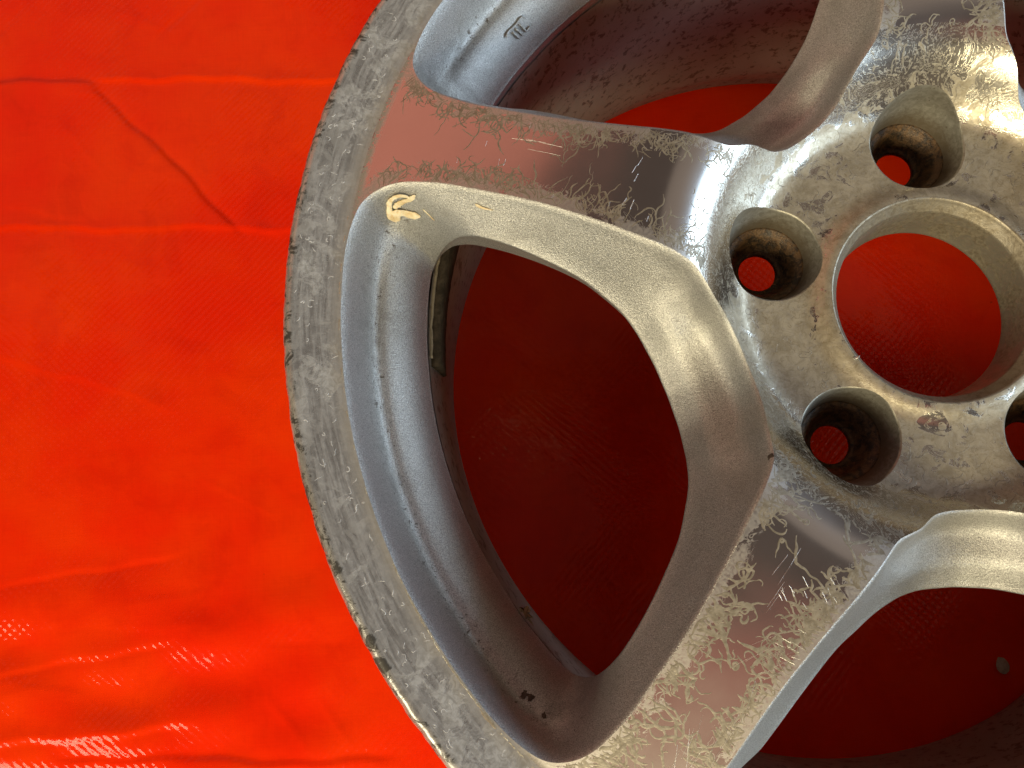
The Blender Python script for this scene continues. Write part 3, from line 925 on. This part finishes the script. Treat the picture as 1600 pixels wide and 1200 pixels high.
# ------------------------------------------------------------------ dark dirt spots caught on the paint
def blob(c, nrm, rx, seed, h=.25):
    rg = np.random.default_rng(seed); n = Vector(nrm).normalized(); t = n.orthogonal().normalized(); b = n.cross(t)
    V = [np.array(c) + np.array(n) * h]; m = 14
    for ring in (.6, 1.0):
        for i in range(m):
            a = 2 * math.pi * i / m; r = rx * ring * (1 + rg.normal(0, .28 if rx < 4 else .06))
            V.append(np.array(c) + np.array(t) * r * math.cos(a) * 1.3 + np.array(b) * r * math.sin(a) + np.array(n) * (h * .7 if ring < 1 else -.15))
    F = [(0, 1 + i, 1 + (i + 1) % m) for i in range(m)] + [(1 + i, 1 + m + i, 1 + m + (i + 1) % m, 1 + (i + 1) % m) for i in range(m)]
    return np.array(V), F
spots = [((-76.5, -56.6, 13.0), (-.54, .51, .67), 1.1), ((-77.0, -58.0, 12.4), (-.54, .51, .67), .7), ((-163.1, -131.2, -21.8), (.22, .34, .91), 1.2), ((-160.9, -132.3, -21.9), (.22, .34, .91), 1.0),
         ((-156.8, -138.3, -19.9), (.24, .54, .81), .9), ((-99.2, -5.0, -12.1), (-.1, -.7, .71), .35)]
v, f = merge([blob(c, n, r, i, .18) for i, (c, n, r) in enumerate(spots)])
o = make('dirt_spots', v, f, M_DIRT, walls[0]); o['kind'] = 'stuff'
o.matrix_parent_inverse = Matrix.Rotation(-(SPOKE0 + HALF), 4, 'Z')

# small white burr standing on the lip of the bore
v, f = strip([((-35.4, -20.6, -10.3), (0, 0, 1)), ((-34.4, -20.9, -9.4), (-.4, 0, 1)), ((-33.3, -20.2, -9.0), (0, 0, 1))], [.5, .7, .35], .3, [0, .2, .3])
make('burr', v, f, M_SCRATCH, hub)

# ------------------------------------------------------------------ loose scraps lying on the wheel
def scrap(name, pieces, mat):
    v, f = merge(pieces)
    return make(name, v, f, mat)
n1 = (-0.05, -0.93, 0.36)
arc_p = [((-193.4, 49.7, -2.7), n1), ((-194.9, 50.7, -1.2), n1), ((-197.3, 51.2, -0.7), n1), ((-199.8, 50.9, -1.9), n1), ((-201.6, 50.1, -4.1), n1), ((-202.2, 49.1, -7.0), n1),
         ((-202.5, 48.2, -9.7), n1), ((-202.3, 47.2, -12.4), n1), ((-200.7, 46.2, -15.0), n1)]
tab_p = [((-191.5, 50.3, 0.2), n1), ((-193.7, 49.8, -2.6), n1), ((-196.0, 49.8, -4.1), n1), ((-198.5, 49.6, -6.0), n1), ((-200.6, 49.0, -7.7), n1)]
body_p = [((-201.9, 48.4, -9.2), n1), ((-200.2, 48.3, -9.9), n1), ((-198.4, 48.2, -10.0), n1), ((-196.9, 47.9, -10.3), n1), ((-195.2, 47.4, -10.9), n1), ((-193.1, 46.8, -11.0), n1), ((-191.0, 46.1, -11.1), n1)]
flap_p = [((-199.9, 48.3, -9.9), n1), ((-200.3, 47.4, -12.3), n1), ((-200.5, 46.4, -14.7), n1)]
o = scrap('adhesive_curl', [strip(arc_p, [1.3, 1.5, 1.7, 1.9, 2.0, 2.2, 2.6, 3.0, 2.6], .55, [.3, .9, 1.2, 1.0, .6, .5, .4, .3, .1], 8, .09, 1),
                            strip(tab_p, [2.3, 2.0, 2.1, 2.6, 2.9], .55, [.5, .5, .2, .2, .5], 8, .09, 2),
                            strip(body_p, [3.6, 4.6, 3.6, 3.2, 3.8, 4.0, 2.6], .8, [.7, .9, .8, .3, .3, .3, .0], 8, .03, 3),
                            strip(flap_p, [3.4, 3.2, 2.6], .9, [.8, .6, .1], 8, .04, 4)], M_SCRAP)
thing(o, 'curled cream scrap of dried adhesive stuck in the recess corner below the left spoke', 'adhesive scrap', 'dried adhesive scraps')
o = scrap('adhesive_sliver', [strip([((-189.5, 47.0, -6.5), (-.38, -.87, .3)), ((-187.9, 45.7, -8.2), (-.39, -.89, .25)), ((-185.7, 43.9, -10.9), (-.43, -.88, .21))], [.7, .55, .45], .35, [.1, .05, .05], 8, .08, 5)], M_SCRAP)
thing(o, 'thin straight cream sliver of adhesive just right of the curled scrap', 'adhesive scrap', 'dried adhesive scraps')
o = scrap('adhesive_sliver', [strip([((-169.3, 42.8, 4.6), (-.4, -.76, .51)), ((-167.7, 41.8, 4.3), (-.39, -.76, .52)), ((-165.9, 40.9, 4.4), (-.39, -.76, .52)), ((-162.9, 39.8, 4.8), (-.38, -.76, .52))], [1.1, 1.3, .9, .35], .5, [.15, .1, .1, .0], 8, .06, 6)], M_SCRAP)
thing(o, 'small bent cream sliver of adhesive alone on the wall under the left spoke', 'adhesive scrap', 'dried adhesive scraps')
lf = [strip([((-162.6, -104.6, -45.0), (.6, .4, .7)), ((-161.2, -105.2, -44.0), (.6, .4, .7)), ((-159.2, -103.6, -41.5), (.5, .3, .8)), ((-157.6, -103.0, -40.5), (.5, .3, .8))], [2.0, 4.6, 3.2, .3], .3, [.6, 1.8, 2.8, 3.6], 6, .12, 7),
      strip([((-163.6, -102.6, -44.0), (.6, .4, .7)), ((-161.0, -106.2, -44.0), (.6, .4, .7)), ((-158.4, -110.0, -44.0), (.6, .4, .7))], [.4, 1.5, .4], .3, [.3, .6, .3], 6, .15, 8)]
o = scrap('leaf_fragment', lf, M_LEAF)
thing(o, 'tiny brown dry leaf fragment on the inner edge of the large opening', 'leaf fragment')
v, f = blob((106.3, -159.7, -212.6), (0.3, 0.2, 1), 4.6, 12, .9)
o = make('debris_chip', v, f, M_CHIP)
thing(o, 'small pale brown chip on the shaded tarpaulin in the lower right opening', 'debris chip')

# bare metal showing where the paint has chipped along the edge of the large recess
rg = np.random.default_rng(17); chips = []
for a0 in np.concatenate([rg.uniform(202, 223, 46), rg.uniform(168, 200, 14)]):
    ln_ = rg.uniform(.6, 4.0); n_ = 10; th = np.radians(a0) + np.linspace(0, ln_ / 220, n_)
    rr_ = 220.75 + rg.uniform(0, .25) + rg.normal(0, .05, n_)
    chips.append(ribbon_on_face(np.stack([rr_ * np.cos(th), rr_ * np.sin(th)], 1), rg.uniform(.18, .5), .05))
chips.append(ribbon_on_face(np.stack([221.2 * np.cos(np.radians(np.linspace(216.6, 218.6, 14))), 221.2 * np.sin(np.radians(np.linspace(216.6, 218.6, 14)))], 1), 1.3, .06))
v, f = merge(chips)
o = make('edge_chips', v, f, M_BARE, outer_rim); o['kind'] = 'stuff'
